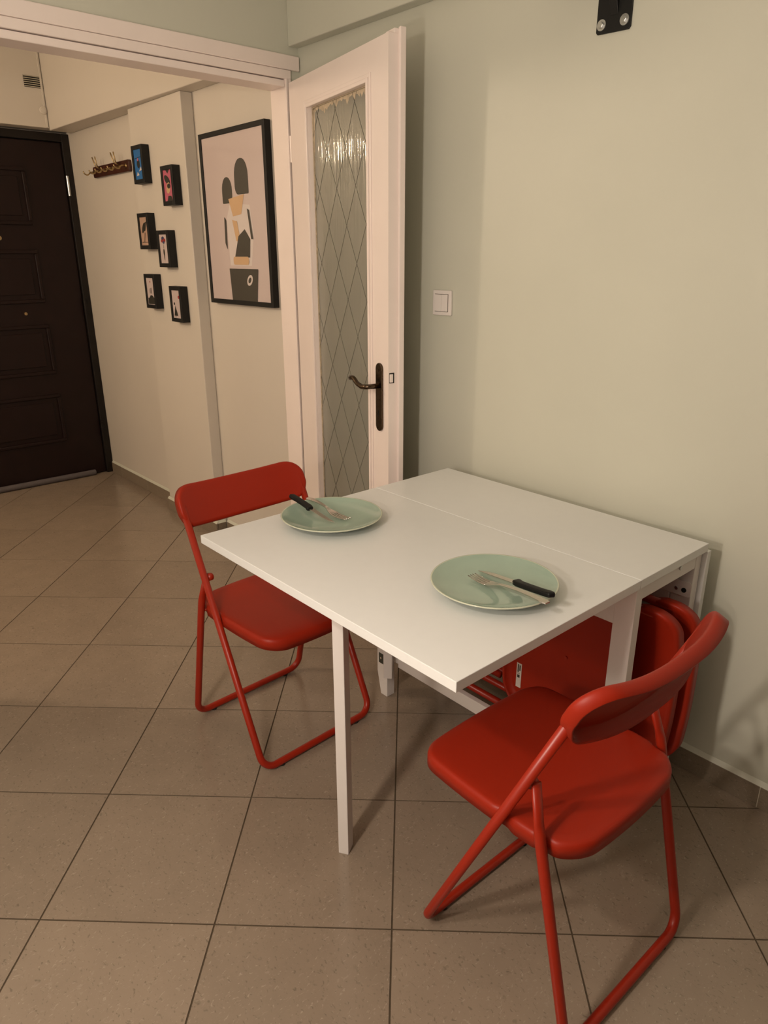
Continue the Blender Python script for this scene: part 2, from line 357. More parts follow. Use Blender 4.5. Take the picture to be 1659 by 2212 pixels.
# local: x along the leaf, -y its face to the room (y=0), leaf thickness to +y
DT, DZ0, DZ1 = 0.040, 0.012, 2.012
gx0, gx1, gz0, gz1 = 0.160, 0.605, 0.36, 1.910
link('leaf_frame', boxes((0.0, gx0, 0, DT, DZ0, DZ1), (gx1, DW, 0, DT, DZ0, DZ1), (gx0, gx1, 0, DT, gz1, DZ1), (gx0, gx1, 0, DT, DZ0, gz0)), M['paint'], door)
link('rebate_lip', boxes((DW, DW + 0.013, 0.033, 0.052, DZ0, DZ1 + 0.016), (DW - 0.05, DW, 0.020, 0.046, DZ1, DZ1 + 0.013)), M['paint'], door, bevel=0.002)
sm = bmesh.new(); rs = random.Random(4)            # ragged old paint left on the glass along the bead
n_ = 46; top = [(gx0 + 0.004 + (gx1 - gx0 - 0.008) * i / n_, gz1 - 0.004) for i in range(n_ + 1)]; low = [(p[0] + rs.uniform(-.002, .002), gz1 - 0.008 - rs.choice((.002, .006, .012, .020, .028)) * rs.uniform(.5, 1)) for p in top]
for i in range(n_): sm.faces.new([sm.verts.new((a, 0.0203, b)) for a, b in (top[i], top[i + 1], low[i + 1], low[i])])
lf_ = [(gx0 + 0.004, gz1 - 0.004 - 1.3 * i / 60) for i in range(61)]; rg_ = [(p[0] + 0.002 + rs.choice((0, .001, .004)) * rs.uniform(.3, 1) + max(0, .010 - i * .0012), p[1]) for i, p in enumerate(lf_)]
for i in range(60): sm.faces.new([sm.verts.new((a, 0.0203, b)) for a, b in (lf_[i], rg_[i], rg_[i + 1], lf_[i + 1])])
def moulding(x0, x1, z0, z1, wdt, y0, y1, name, m):
    bm = bmesh.new()
    box(bm, x0, x0 + wdt, y0, y1, z0, z1); box(bm, x1 - wdt, x1, y0, y1, z0, z1)
    box(bm, x0 + wdt, x1 - wdt, y0, y1, z1 - wdt, z1); box(bm, x0 + wdt, x1 - wdt, y0, y1, z0, z0 + wdt)
    return link(name, bm, m, door, bevel=0.002)
moulding(gx0 - 0.030, gx1 + 0.026, gz0 - 0.026, gz1 + 0.022, 0.012, -0.004, 0.0002, 'moulding', M['paint'])
moulding(gx0 - 0.014, gx1 + 0.012, gz0 - 0.012, gz1 + 0.010, 0.012, -0.007, 0.0002, 'moulding', M['paint'])
moulding(gx0, gx1, gz0, gz1, 0.004, 0.016, 0.0205, 'putty_bead', M['putty'])
link('paint_smear', sm, M['putty'], door)
link('glass_pane', boxes((gx0, gx1, 0.0207, 0.0267, gz0, gz1)), M['glass'], door)
wr = bmesh.new()                                # diamond wire cast in the glass
dxw, dzw = 0.071, 0.1225
def wire_seg(p, q):
    (x0, z0), (x1, z1) = p, q
    t = [0.0, 1.0]
    for lo, hi, a, d in ((gx0, gx1, x0, x1 - x0), (gz0, gz1, z0, z1 - z0)):
        ta, tb = (lo - a) / d, (hi - a) / d
        t[0] = max(t[0], min(ta, tb)); t[1] = min(t[1], max(ta, tb))
    if t[0] >= t[1]: return
    a = Vector((x0 + (x1 - x0) * t[0], 0.0202, z0 + (z1 - z0) * t[0])); b = Vector((x0 + (x1 - x0) * t[1], 0.0202, z0 + (z1 - z0) * t[1]))
    tube(wr, [a, b], 0.0007, 5)
K = 12
for k in range(-14, 22):
    bx = 0.341 + 0.142 * k
    wire_seg((bx - dxw * K, 1.39 - dzw * K), (bx + dxw * K, 1.39 + dzw * K)); wire_seg((bx - dxw * K, 1.39 + dzw * K), (bx + dxw * K, 1.39 - dzw * K))
o = link('wire_mesh', wr, M['wire'], door); o['kind'] = 'stuff'
# handle set
pl = bmesh.new(); prism(pl, rrect(0.661, 0.702, 0.848, 1.079, (0.0204,) * 4), -0.008, 0.0, lambda a, b, h: (a, h, b))
hp = link('handle_plate', pl, M['bronze'], door, bevel=0.004, seg=3)
lv = bmesh.new(); tube(lv, round_path([(0.681, -0.006, 1.003), (0.681, -0.052, 1.003), (0.652, -0.056, 1.000), (0.618, -0.056, 1.006), (0.590, -0.055, 1.022), (0.566, -0.054, 1.018)], [0, 0.016, 0.02, 0.05, 0.05, 0], 6), 0.0085, 14)
link('lever', lv, M['bronze'], hp, smooth=True)
kh = bmesh.new(); box(kh, 0.678, 0.684, -0.0086, -0.0079, 0.898, 0.916); cyl(kh, (0.681, -0.0086, 0.916), (0, 1, 0), 0.0045, 0.0007, 14); link('keyhole', kh, M['black'], hp)
sc_ = bmesh.new(); cyl(sc_, (0.681, -0.0095, 1.055), (0, 1, 0), 0.0045, 0.002, 14); link('screw', sc_, M['bronze'], hp)
bl = bmesh.new(); tube(bl, round_path([(0.681, DT, 1.003), (0.681, DT + 0.045, 1.003), (0.60, DT + 0.05, 1.003)], [0, 0.016, 0], 6), 0.009, 12); cyl(bl, (0.681, DT, 1.003), (0, 1, 0), 0.02, 0.006, 20); link('rear_lever', bl, M['bronze'], door, smooth=True)
# latch on the edge of the leaf
lt = link('latch_recess', boxes((DW + 0.0002, DW + 0.0012, 0.003, 0.0215, 1.018, 1.052)), M['black'], door)
link('latch_bolt', boxes((DW + 0.0012, DW + 0.004, 0.0035, 0.016, 1.021, 1.048)), M['paint'], lt, bevel=0.001)
link('lock_plate', boxes((DW, DW + 0.0008, 0.006, 0.020, 0.90, 0.955)), M['paint'], door, bevel=0.0003, seg=1)
for hz in (0.25, 1.75):
    hb = bmesh.new(); cyl(hb, (-0.008, 0.006, hz), (0, 0, 1), 0.007, 0.09, 14); link('hinge', hb, M['paint'], door, smooth=False)

# ------------------------------------------------------------------ dark entrance door at the end of the hall
ed = bpy.data.objects.new('door_2', None); COL.objects.link(ed); ed['kind'] = 'structure'
fx = -4.15
link('door_frame', boxes((HX0 - 0.03, fx + 0.02, -0.090, HYR - 0.001, 0.0, 2.099), (HX0 - 0.03, fx + 0.02, -1.08, -1.03, 0.0, 2.099), (HX0 - 0.03, fx + 0.02, -1.03, -0.090, 2.055, 2.099)), M['darkframe'], ed, bevel=0.003)
lf = link('door_leaf', boxes((HX0 - 0.03, fx, -1.028, -0.092, 0.006, 2.052)), M['darkdoor'], ed, bevel=0.004)
for z0, z1 in ((1.590, 1.905), (1.142, 1.450), (0.704, 1.012), (0.262, 0.576)):
    bm = bmesh.new()
    for a0, a1, b0, b1 in ((-0.80, -0.32, z0, z0 + 0.022), (-0.80, -0.32, z1 - 0.022, z1), (-0.80, -0.778, z0 + 0.022, z1 - 0.022), (-0.342, -0.32, z0 + 0.022, z1 - 0.022)): box(bm, fx, fx + 0.012, a0, a1, b0, b1)
    mo = link('panel_moulding', bm, M['darkdoor'], lf, bevel=0.005)
    link('raised_panel', boxes((fx, fx + 0.008, -0.75, -0.37, z0 + 0.05, z1 - 0.05)), M['darkdoor'], lf, bevel=0.006)
bm = bmesh.new(); cyl(bm, (fx, -0.523, 1.515), (1, 0, 0), 0.013, 0.012, 20); link('peephole', bm, M['brass'], ed, smooth=False)
bm = bmesh.new(); cyl(bm, (fx, -0.446, 1.082), (1, 0, 0), 0.009, 0.012, 16); link('lock_cylinder', bm, M['brass'], ed)
for hz in (1.76, 1.05, 0.25):
    bm = bmesh.new(); cyl(bm, (fx + 0.026, -0.088, hz), (0, 0, 1), 0.008, 0.11, 14); link('door_hinge', bm, M['zinc'] if hz > 1.5 else M['darkframe'], ed)
bm = bmesh.new(); tube(bm, [(-4.128, -1.02, 0.020), (-4.128, -0.172, 0.020)], 0.0185, 16)
tag(link('draught_excluder', bm, M['greyfoam'], bevel=0.003), 'grey tubular draught excluder along the foot of the dark door', 'draught excluder')

# ------------------------------------------------------------------ things on the hall walls
def ell(cx, cy, rx, ry, n=22, rot=0.0):
    c, s = math.cos(rot), math.sin(rot)
    return [(cx + rx * math.cos(2 * math.pi * k / n) * c - ry * math.sin(2 * math.pi * k / n) * s, cy + rx * math.cos(2 * math.pi * k / n) * s + ry * math.sin(2 * math.pi * k / n) * c) for k in range(n)]

def picture(x0, x1, z0, z1, ywall, depth, border, base, shapes, label, group=None, recess=0.006):
    root = thing('picture_frame', label, 'picture', ((x0 + x1) / 2, ywall - 0.0004, z0), 0, group)
    wd, ht = x1 - x0, z1 - z0; hx = wd / 2
    bm = bmesh.new()
    box(bm, -hx, -hx + border, -depth, 0, 0, ht); box(bm, hx - border, hx, -depth, 0, 0, ht); box(bm, -hx + border, hx - border, -depth, 0, ht - border, ht); box(bm, -hx + border, hx - border, -depth, 0, 0, border)
    link('frame', bm, M['black'], root, bevel=0.0015)
    # flat print: (material, polygon in 0..1 coordinates of the sheet)
    bm = bmesh.new(); ms = []; pw, ph = wd - 2 * border, ht - 2 * border
    for k, (mk, poly) in enumerate([(base, [(0, 0), (1, 0), (1, 1), (0, 1)])] + shapes):
        if M[mk] not in ms: ms.append(M[mk])
        f = bm.faces.new([bm.verts.new((-hx + border + a * pw, -depth + recess - 0.00025 * k, border + b * ph)) for a, b in poly]); f.material_index = ms.index(M[mk])
    bmesh.ops.triangulate(bm, faces=bm.faces[:])
    me = bpy.data.meshes.new('print'); bm.to_mesh(me); bm.free()
    for mm in ms: me.materials.append(mm)
    o = bpy.data.objects.new('print', me); COL.objects.link(o); o.parent = root
    return root

PF = -0.105
big = [('p_white', [(.34, .50), (.42, .60), (.74, .58), (.78, .42), (.72, .22), (.36, .22)]),
       ('p_dark', rrect(.30, .47, .60, .755, (.01, .05, .08, .08), 6)), ('p_dark', rrect(.52, .74, .645, .85, (.05, .01, .10, .10), 6)),
       ('p_tan', [(.40, .625), (.66, .645), (.60, .53), (.46, .52)]), ('p_tan', [(.44, .50), (.52, .49), (.56, .37), (.49, .37)]),
       ('p_dark', [(.53, .40), (.64, .44), (.72, .38), (.70, .27), (.45, .27)]), ('p_tan', rrect(.42, .68, .225, .275, (.02,) * 4, 5)), ('p_dark', [(.36, 0), (.78, 0), (.82, .20), (.34, .20)]),
       ('p_dark', [(.31, .52), (.34, .50), (.33, .32), (.30, .36)]), ('p_dark', [(.70, .56), (.73, .55), (.77, .38), (.74, .38)]), ('p_white', ell(.68, .13, .05, .03, 18, .4)), ('p_dark', ell(.68, .13, .028, .015, 16, .4))]
picture(-2.488, -1.952, 1.207, 1.918, HYR, 0.030, 0.020, 'paper', big, 'large black framed poster of dark and tan shapes beside the doorway', recess=0.005)
smalls = [(-2.985, 1.751, 'p_blue', [('p_dark', ell(.52, .52, .20, .15)), ('p_dark', [(.1, .70), (.9, .73), (.9, .75), (.1, .72)]), ('p_pink', ell(.50, .66, .09, .05)), ('p_white', [(.18, .12), (.55, .14), (.35, .26)]), ('p_white', [(.55, .26), (.92, .30), (.86, .42)])], 'small black framed blue print at the top of the pillar group'),
          (-2.687, 1.638, 'p_pink', [('p_dark', [(.32, 1), (.80, 1), (.56, .88)]), ('p_dark', ell(.45, .68, .36, .13, 22, -.3)), ('p_tan', ell(.52, .42, .26, .17, 22, .3)), ('p_dark', ell(.60, .48, .20, .08)), ('p_dark', [(.30, 0), (.95, 0), (.80, .16), (.45, .17)])], 'small black framed pink print high on the pillar beside its corner'),
          (-3.000, 1.447, 'p_beige', [('p_dark', ell(.45, .62, .28, .12, 20, .6)), ('p_dark', [(.62, .80), (.92, .84), (.70, .52), (.52, .50)]), ('p_dark', [(.58, .45), (.66, .45), (.46, .12), (.40, .12)]), ('p_dark', [(.10, .10), (.95, .10), (.95, .12), (.10, .12)])], 'small black framed beige print in the middle of the pillar group'),
          (-2.796, 1.362, 'paper', [('p_navy', ell(.46, .86, .19, .07)), ('p_red', ell(.34, .78, .14, .055)), ('p_red', ell(.66, .80, .16, .06)), ('p_navy', ell(.55, .73, .13, .05)), ('p_dark', [(.49, .52), (.53, .70), (.54, .70), (.52, .52)]), ('p_dark', ell(.50, .38, .08, .12)), ('p_dark', [(.47, .30), (.56, .30), (.53, .12), (.50, .12)])], 'small black framed print with red and navy ovals on white'),
          (-3.000, 1.157, 'paper', [('p_red', ell(.52, .86, .055, .035)), ('p_dark', [(.05, .02), (.95, .02), (.95, .24), (.75, .34), (.45, .36), (.20, .24), (.05, .26)]), ('p_dark', [(.40, .42), (.46, .42), (.46, .62), (.40, .60)]), ('p_dark', [(.55, .42), (.63, .42), (.63, .64), (.56, .62)])], 'small black framed print with a dark mound under a red dot'),
          (-2.720, 1.105, 'paper', [('p_red', ell(.86, .76, .11, .06)), ('p_dark', [(.12, .08), (.62, .08), (.34, .46)]), ('p_dark', ell(.26, .52, .09, .05)), ('p_dark', [(.28, .02), (.34, .02), (.34, .10), (.28, .10)])], 'small black framed print with a dark wedge, lowest on the pillar')]
for cx, z0, base, shp, lab in smalls:
    picture(cx - 0.060, cx + 0.060, z0, z0 + 0.170, PF, 0.040, 0.019, base, shp, lab, 'small framed prints on the hall pillar', recess=0.004)

# coat rack
rk = thing('coat_rack', 'mahogany coat rack with brass hooks on the hall wall', 'coat rack', (-3.525, HYR - 0.0003, 1.834))
bm = bmesh.new(); prism(bm, rrect(-0.248, 0.248, 0, 0.057, (0.012,) * 4, 5), -0.018, 0, lambda a, b, h: (a, h, b)); link('board', bm, M['mahogany'], rk, bevel=0.003)
for k in range(6):
    hx = -0.215 + 0.086 * k; bm = bmesh.new()
    cyl(bm, (hx, -0.018, 0.028), (0, -1, 0), 0.011, 0.004, 14)
    tube(bm, round_path([(hx, -0.020, 0.030), (hx, -0.045, 0.028), (hx, -0.062, 0.010), (hx, -0.080, 0.016), (hx, -0.086, 0.030)], 0.014, 4), 0.0036, 8)
    if k in (1, 4):
        for s in (-1, 1): tube(bm, round_path([(hx, -0.020, 0.036), (hx + 0.012 * s, -0.042, 0.052), (hx + 0.020 * s, -0.052, 0.098)], 0.02, 4), 0.0032, 8)
    link('coat_hook', bm, M['brass'], rk, smooth=True)

# vent grille over the entrance door, round junction box and cable
vx = -4.05
vt = thing('wall_vent', 'small louvred vent grille high above the dark entrance door', 'vent', (vx + 0.0003, -0.2305, 2.309))
link('backing', boxes((0, 0.002, -0.050, 0.050, 0, 0.058)), M['vent_dark'], vt)
for k in range(6): link('slat', boxes((0.002, 0.008, -0.050, 0.050, 0.002 + 0.0102 * k, 0.0055 + 0.0102 * k)), M['caulk'], vt, bevel=0.0005, seg=1)
jb = thing('junction_box', 'round cream junction box in the corner below the vent', 'junction box', (vx + 0.0003, -0.200, 2.198))
bm = bmesh.new(); cyl(bm, (0, 0, 0), (1, 0, 0), 0.020, 0.016, 28); link('housing', bm, M['hallwall'], jb, bevel=0.004)
bm = bmesh.new(); cyl(bm, (0.016, 0, 0), (1, 0, 0), 0.012, 0.003, 24); link('cover', bm, M['hallwall'], jb, bevel=0.001)
link('cable_trunking', boxes((0, 0.009, 0.006, 0.016, -0.086, -0.019), (0, 0.009, 0.006, 0.016, 0.019, 0.30)), M['hallwall'], jb, bevel=0.001)

# ------------------------------------------------------------------ things on the right wall
sw = thing('light_switch', 'white square double rocker light switch on the sage wall', 'light switch', (-1.0315, -0.0003, 1.2665))
bm = bmesh.new(); prism(bm, rrect(-0.042, 0.042, -0.0405, 0.0405, (0.004,) * 4, 4), -0.010, 0, lambda a, b, h: (a, h, b)); link('cover_plate', bm, M['plastic_w'], sw, bevel=0.003)
link('gap_shadow_line', boxes((-0.0305, 0.0305, -0.0104, -0.0098, -0.0285, 0.0285)), M['bronze'], sw)
for s in (-1, 1): link('rocker', boxes((0.0005 if s > 0 else -0.0292, 0.0292 if s > 0 else -0.0005, -0.0135, -0.0100, -0.0272, 0.0272)), M['plastic_w'], sw, bevel=0.0012)

br = thing('wall_bracket', 'black steel wall bracket held by two zinc bolts', 'bracket', (-0.472, -0.0004, 1.936))
bm = bmesh.new(); prism(bm, [(-0.048, 0.006), (-0.044, 0.001), (0.043, -0.002), (0.048, 0.004), (0.048, 0.30), (-0.048, 0.30)], -0.005, 0, lambda a, b, h: (a, h, b)); link('plate', bm, M['black'], br, bevel=0.001)
bm = bmesh.new(); prism(bm, [(-0.0055, 0.035), (-0.030, 0.10), (-0.11, 0.155), (-0.11, 0.25), (-0.0055, 0.25)], -0.010, 0.012, lambda a, b, h: (h, a, b)); link('gusset', bm, M['black'], br, bevel=0.001)
link('arm', boxes((-0.085, -0.012, -0.285, -0.112, 0.085, 0.26)), M['black'], br, bevel=0.002)
for bx in (-0.033, 0.031):
    bm = bmesh.new(); cyl(bm, (bx, -0.005, 0.020), (0, -1, 0), 0.0125, 0.002, 24); wsh = link('washer', bm, M['zinc'], br)
    bm = bmesh.new(); cyl(bm, (bx, -0.007, 0.020), (0, -1, 0), 0.0075, 0.006, 6); link('bolt_head', bm, M['zinc'], wsh, bevel=0.0008)

# ------------------------------------------------------------------ drop-leaf table
tb = thing('drop_leaf_table', 'white drop-leaf table with one leaf up on its gate leg', 'table', (-0.4535, -0.42, 0))
def tbox(name, m, *bs, bevel=0.0015, parent=tb, mtx=None):
    bm = bmesh.new()
    for b in bs: box(bm, b[0] + 0.4535, b[1] + 0.4535, b[2] + 0.42, b[3] + 0.42, b[4], b[5])
    if mtx is not None: bmesh.ops.transform(bm, matrix=mtx, verts=bm.verts[:])
    return link(name, bm, m, parent, bevel=bevel)
TZ, TT = 0.736, 0.022
X0, X1, YF, YS, YB = -0.905, -0.002, -1.017, -0.415, -0.091
tbox('fixed_top', M['white'], (X0, X1, YS + 0.0008, YB, TZ - TT, TZ), bevel=0.0012)
tbox('raised_leaf', M['white'], (X0, X1, YF, YS - 0.0008, TZ - TT, TZ), bevel=0.0012)
tbox('hanging_leaf', M['white'], (X0, X1, -0.0875, -0.0690, 0.110, 0.711), bevel=0.0012)
# end frames
LT = TZ - TT - 0.0003
bm = bmesh.new(); prism(bm, [(-0.897, 0.085), (-0.879, 0.0), (-0.848, 0.0), (-0.848, LT), (-0.897, LT)], -0.42, -0.386, lambda a, b, h: (a + 0.4535, h + 0.42, b)); link('leg', bm, M['frame'], tb, bevel=0.0015)
tbox('leg', M['frame'], (-0.057, -0.006, -0.42, -0.392, 0.0, LT))
bm = bmesh.new(); prism(bm, [(-0.897, 0.0), (-0.848, 0.0), (-0.848, LT), (-0.897, LT)], -0.122, -0.092, lambda a, b, h: (a + 0.4535, h + 0.42, b)); link('leg', bm, M['frame'], tb, bevel=0.0015)
tbox('leg', M['frame'], (-0.067, -0.014, -0.122, -0.092, 0.0, LT))
tbox('end_rail', M['frame'], (-0.036, -0.014, -0.391, -0.123, 0.672, LT))
tbox('end_rail', M['frame'], (-0.890, -0.868, -0.385, -0.123, 0.655, LT))
tbox('long_rail', M['frame'], (-0.847, -0.058, -0.410, -0.392, 0.602, LT))
tbox('long_rail', M['frame'], (-0.847, -0.068, -0.115, -0.095, 0.640, LT))
tbox('lower_rail', M['frame'], (-0.800, -0.058, -0.414, -0.396, 0.136, 0.179), (-0.8475, -0.800, -0.404, -0.394, 0.140, 0.176))
tbox('lower_rail', M['frame'], (-0.847, -0.068, -0.115, -0.097, 0.136, 0.179))
tbox('cross_rail', M['frame'], (-0.66, -0.63, -0.3955, -0.1152, 0.140, 0.1775))
tbox('cross_rail', M['frame'], (-0.16, -0.13, -0.3955, -0.1152, 0.140, 0.1775))
# folded rear gate: post next to the right rear leg, with its plastic hinge cover
tbox('gate_post', M['frame'], (-0.118, -0.0685, -0.126, -0.096, 0.150, 0.638))
bm = bmesh.new(); prism(bm, rrect(-0.115, -0.012, 0.590, 0.632, (0.008,) * 4, 4), -0.1285, -0.1262, lambda a, b, h: (a + 0.4535, h + 0.42, b)); hc = link('hinge_cover', bm, M['plastic_w'], tb, bevel=0.0008)
for hx, hr in ((-0.030, 0.0065), (-0.050, 0.005)):
    bm = bmesh.new(); cyl(bm, (hx + 0.4535, -0.1286 + 0.42, 0.608), (0, -1, 0), hr, 0.003, 18); link('screw', bm, M['black'] if hr > 0.006 else M['zinc'], hc, bevel=0.0008)
bm = bmesh.new(); cyl(bm, (-0.0138 + 0.4535, -0.205 + 0.42, 0.699), (1, 0, 0), 0.0055, 0.003, 18); link('screw', bm, M['zinc'], tb, bevel=0.0008)
# latch plate on the left front leg
pp = tbox('strike_plate', M['dark_steel'], (-0.888, -0.862, -0.4212, -0.4202, 0.120, 0.158), bevel=0.0003)
bm = bmesh.new(); cyl(bm, (-0.876 + 0.4535, -0.4213 + 0.42, 0.141), (0, -1, 0), 0.004, 0.002, 14); link('screw', bm, M['steel'], pp, bevel=0.0006)
# swung gate: hinge post, top rail and leg in one plane
GP, GL = Vector((-0.823, -0.436)), Vector((-0.4265, -0.936))
ga = math.atan2(GL.y - GP.y, GL.x - GP.x); gl = (GL - GP).length
gate = bpy.data.objects.new('gate', None); COL.objects.link(gate); gate.parent = tb; gate.location = (GP.x + 0.4535, GP.y + 0.42, 0); gate.rotation_euler = (0, 0, ga)
gp = link('gate_leg', boxes((gl - 0.0185, gl + 0.0185, -0.0132, 0.0132, 0.0, LT), mtx=Matrix.Translation((gl, 0, 0)) @ Matrix.Rotation(R(-6.5), 4, 'Z') @ Matrix.Translation((-gl, 0, 0))), M['frame'], gate, bevel=0.0015)
link('gate_rail', boxes((0.0145, gl - 0.0205, -0.010, 0.010, 0.640, LT)), M['frame'], gate, bevel=0.0015)
link('hinge_post', boxes((-0.013, 0.0135, -0.0145, 0.0145, 0.100, LT)), M['frame'], gate, bevel=0.0015)

# ------------------------------------------------------------------ red folding chairs
K1, K2, DD, W1, W2 = 0.446, 0.2195, 0.3806, 0.2088, 0.205
TR = 0.0105
U = Vector((-K1, 0, 1)).normalized(); NF = Vector((U.z, 0, -U.x))            # up along the back frame, and forward normal to it

def seat_outline(notch=True):
    base = resample(rrect(-0.352, 0.055, -0.203, 0.203, (0.075, 0.062, 0.062, 0.075), 10), 176); out = []
    for x, y in base:
        t = (x + 0.15) / 0.2
        y2 = y * (1.0 - 0.055 * t * t)
        if notch and abs(y) > 0.15:                                                    # notches for the tubes
            for c in (-0.196, -0.288):
                d = abs(x - c)
                if d < 0.022: y2 -= math.copysign(0.006 * (1 - (d / 0.022) ** 2), y)
        x2 = x - 0.010 * (y / 0.2) ** 2 * max(0, x / 0.055) ** 1.5 + 0.012 * (y / 0.2) ** 2 * max(0, (-0.22 - x) / 0.13) ** 1.5
        out.append((x2, y2))
    return out

def tubes_u1(bm, conv, r=TR):
    zt = 0.742
    P = [(-K1 * zt, -W1, zt), (0, -W1, TR + 0.003), (0, W1, TR + 0.003), (-K1 * zt, W1, zt)]
    tube(bm, [conv(Vector(p)) for p in round_path(P, 0.042, 8)], r, 14)

def build_chair(root, folded=False, seat_n=0.085, seat_x=0.455):
    """open chair in its own frame (x forward, y left), or folded flat: x along the back frame from feet to top, y = -normal, z across."""
    if not folded:
        c0 = lambda v: v; cU1 = lambda p: p
    else:
        cU1 = lambda p: Vector((p.dot(U), -p.dot(NF), p.y))
    bm = bmesh.new(); tubes_u1(bm, cU1); link('back_frame', bm, M['redtube'], root, smooth=True)
    # rear leg frame
    bm = bmesh.new()
    if not folded:
        zk = 0.46; P = [(-0.2555, -0.1925, 0.548), (-DD + K2 * zk, -W2, zk), (-DD, -W2, TR + 0.003), (-DD, W2, TR + 0.003), (-DD + K2 * zk, W2, zk), (-0.2555, 0.1925, 0.548)]
        pth = round_path(P, [0, 0.25, 0.042, 0.042, 0.25, 0], 8); n = len(pth)
        fl = [((1, 1) if min(i, n - 1 - i) > 5 else (0.62 + 0.075 * min(i, n - 1 - i), 1.12 - 0.024 * min(i, n - 1 - i))) for i in range(n)]
        tube(bm, pth, TR, 14, fl)
    else:
        nz, xe = (-0.074, 0.560) if seat_n > 0.03 else (-0.026, 0.320)
        P = [(xe, nz, -0.2085), (0.045, nz, -0.2085), (0.045, nz, 0.2085), (xe, nz, 0.2085)]
        tube(bm, round_path(P, 0.042, 8), TR, 14)
    link('rear_leg_frame', bm, M['redtube'], root, smooth=True)
    # seat
    so = seat_outline(); ZS = 0.447
    def cs(a, b, d):
        dish = -0.006 * (1 - min(1, ((a + 0.15) / 0.2) ** 2)) * (1 - min(1, (b / 0.2) ** 2)) - 0.010 * max(0, (a - 0.0) / 0.055) ** 2
        z = ZS + d + (dish if d > -0.02 else -0.010 * max(0, a / 0.055) ** 2)
        if not folded: return Vector((a, b, z))
        return Vector((seat_x + (a + 0.352) * 0.94, -seat_n + (z - ZS), b * 0.985))
    bm = bmesh.new(); shell(bm, so, [(0.011, 0.0), (0.0055, -0.0014), (0.0017, -0.005), (0.0, -0.011), (0.0, -0.033), (0.004, -0.0335), (0.006, -0.028), (0.012, -0.012)], [0.12, 0.25, 0.4, 0.55, 0.7, 0.85, 0.95, 1.0], [0.95, 0.8, 0.5, 0.25], cs, seat_outline(False))
    seat = link('seat', bm, M['red'], root, smooth=True)
    # backrest shell, hollow behind, curved round the sitter
    bo = [(a * (1 - 0.09 * max(0, min(1, (0.792 - b) / 0.045)) ** 1.3), b) for a, b in resample(rrect(-0.2235, 0.2235, 0.747, 0.8735, (0.018, 0.018, 0.058, 0.058), 10), 170)]
    def cb(a, b, d):
        s = max(-1, min(1, a / 0.2235)); off = 0.018 - 0.044 * (1 - abs(s) ** 2.6) + d
        p = U * b + NF * off; p.y = a
        return p if not folded else cU1(p)
    bm = bmesh.new(); shell(bm, bo, [(0.010, 0.0), (0.0045, -0.0015), (0.001, -0.005), (0.0, -0.011), (0.0, -0.030), (0.0035, -0.0305), (0.005, -0.024), (0.008, -0.006)], [0.3, 0.6, 0.85, 0.95], [0.9, 0.6, 0.3], cb)
    bk = link('backrest', bm, M['red'], root, smooth=True)
    if not folded:
        for s in (-1, 1):
            bm = bmesh.new(); tube(bm, [(-0.2445, s * 0.1985, 0.543), (-0.2445, s * 0.184, 0.543), (-0.2445, s * 0.180, 0.543)], [0.011, 0.011, 0.006], 16); link('pivot_rivet', bm, M['redtube'], root, smooth=True)
        bm = bmesh.new(); tube(bm, [(-0.187, -W1, 0.419), (-0.187, W1, 0.419)], 0.006, 10); link('seat_support', bm, M['redtube'], root, smooth=True)
        bm = bmesh.new(); tube(bm, [(-0.286, -W2, 0.423), (-0.286, W2, 0.423)], 0.005, 10); link('seat_support', bm, M['redtube'], root, smooth=True)
        for x in (0.0, -DD):
            for s in (-1, 1):
                bm = bmesh.new(); cyl(bm, (x, s * 0.145, 0.0), (0, 0, 1), 0.0085, 0.007, 12); link('foot_pad', bm, M['rubber'], root)
    return seat, bk

CA = thing('folding_chair', 'red folding chair opened at the far end of the table, backrest front visible', 'chair', (-0.806, -0.733, 0), R(2.3), 'red folding chairs')
build_chair(CA)
CB = thing('folding_chair', 'red folding chair nearest the viewer, showing the hollow rear of its backrest', 'chair', (-0.139, -0.7315, 0), R(179.2), 'red folding chairs')
build_chair(CB)
ZC = 0.1778 + TR + W1
F1 = thing('folded_chair', 'folded red chair on its side under the table, white sticker beneath its seat', 'chair', (-0.827, -0.302, ZC), 0, 'folded red chairs under the table')
s1, b1 = build_chair(F1, True, 0.042, 0.424)
F2 = thing('folded_chair', 'folded red chair stored under the table behind the stickered one', 'chair', (-0.815, -0.235, ZC), 0, 'folded red chairs under the table')
build_chair(F2, True, 0.012, 0.325)
# sticker and moulding point on that underside (local to the folded chair)
sy = -0.042 - 0.0128
def onseat(x, z): return x + 0.827, z - ZC
st = bmesh.new(); (xa, za), (xb, zb) = onseat(-0.364, 0.258), onseat(-0.347, 0.336)
f0 = box(st, xa, xb, sy - 0.0022, sy - 0.0018, za, zb)
for k, (u0, u1, v0, v1) in enumerate([(0.2, 0.45, 0.62, 0.95), (0.55, 0.80, 0.70, 0.93), (0.2, 0.7, 0.40, 0.52), (0.25, 0.35, 0.55, 0.60), (0.5, 0.62, 0.55, 0.60)]):
    a, b = xa + (xb - xa) * u0, xa + (xb - xa) * u1; c, d = za + (zb - za) * v0, za + (zb - za) * v1
    vs = [st.verts.new((p, sy - 0.0024, q)) for p, q in ((a, c), (b, c), (b, d), (a, d))]; st.faces.new(vs).material_index = 1
link('sticker', st, [M['sticker'], M['p_dark']], s1)['label'] = 'white printed sticker'
bm = bmesh.new(); rx, rz_ = onseat(-0.206, 0.424); cyl(bm, (rx, sy - 0.003, rz_), (0, -1, 0), 0.0045, 0.006, 12); link('moulding_point', bm, M['redtube'], s1, smooth=False)

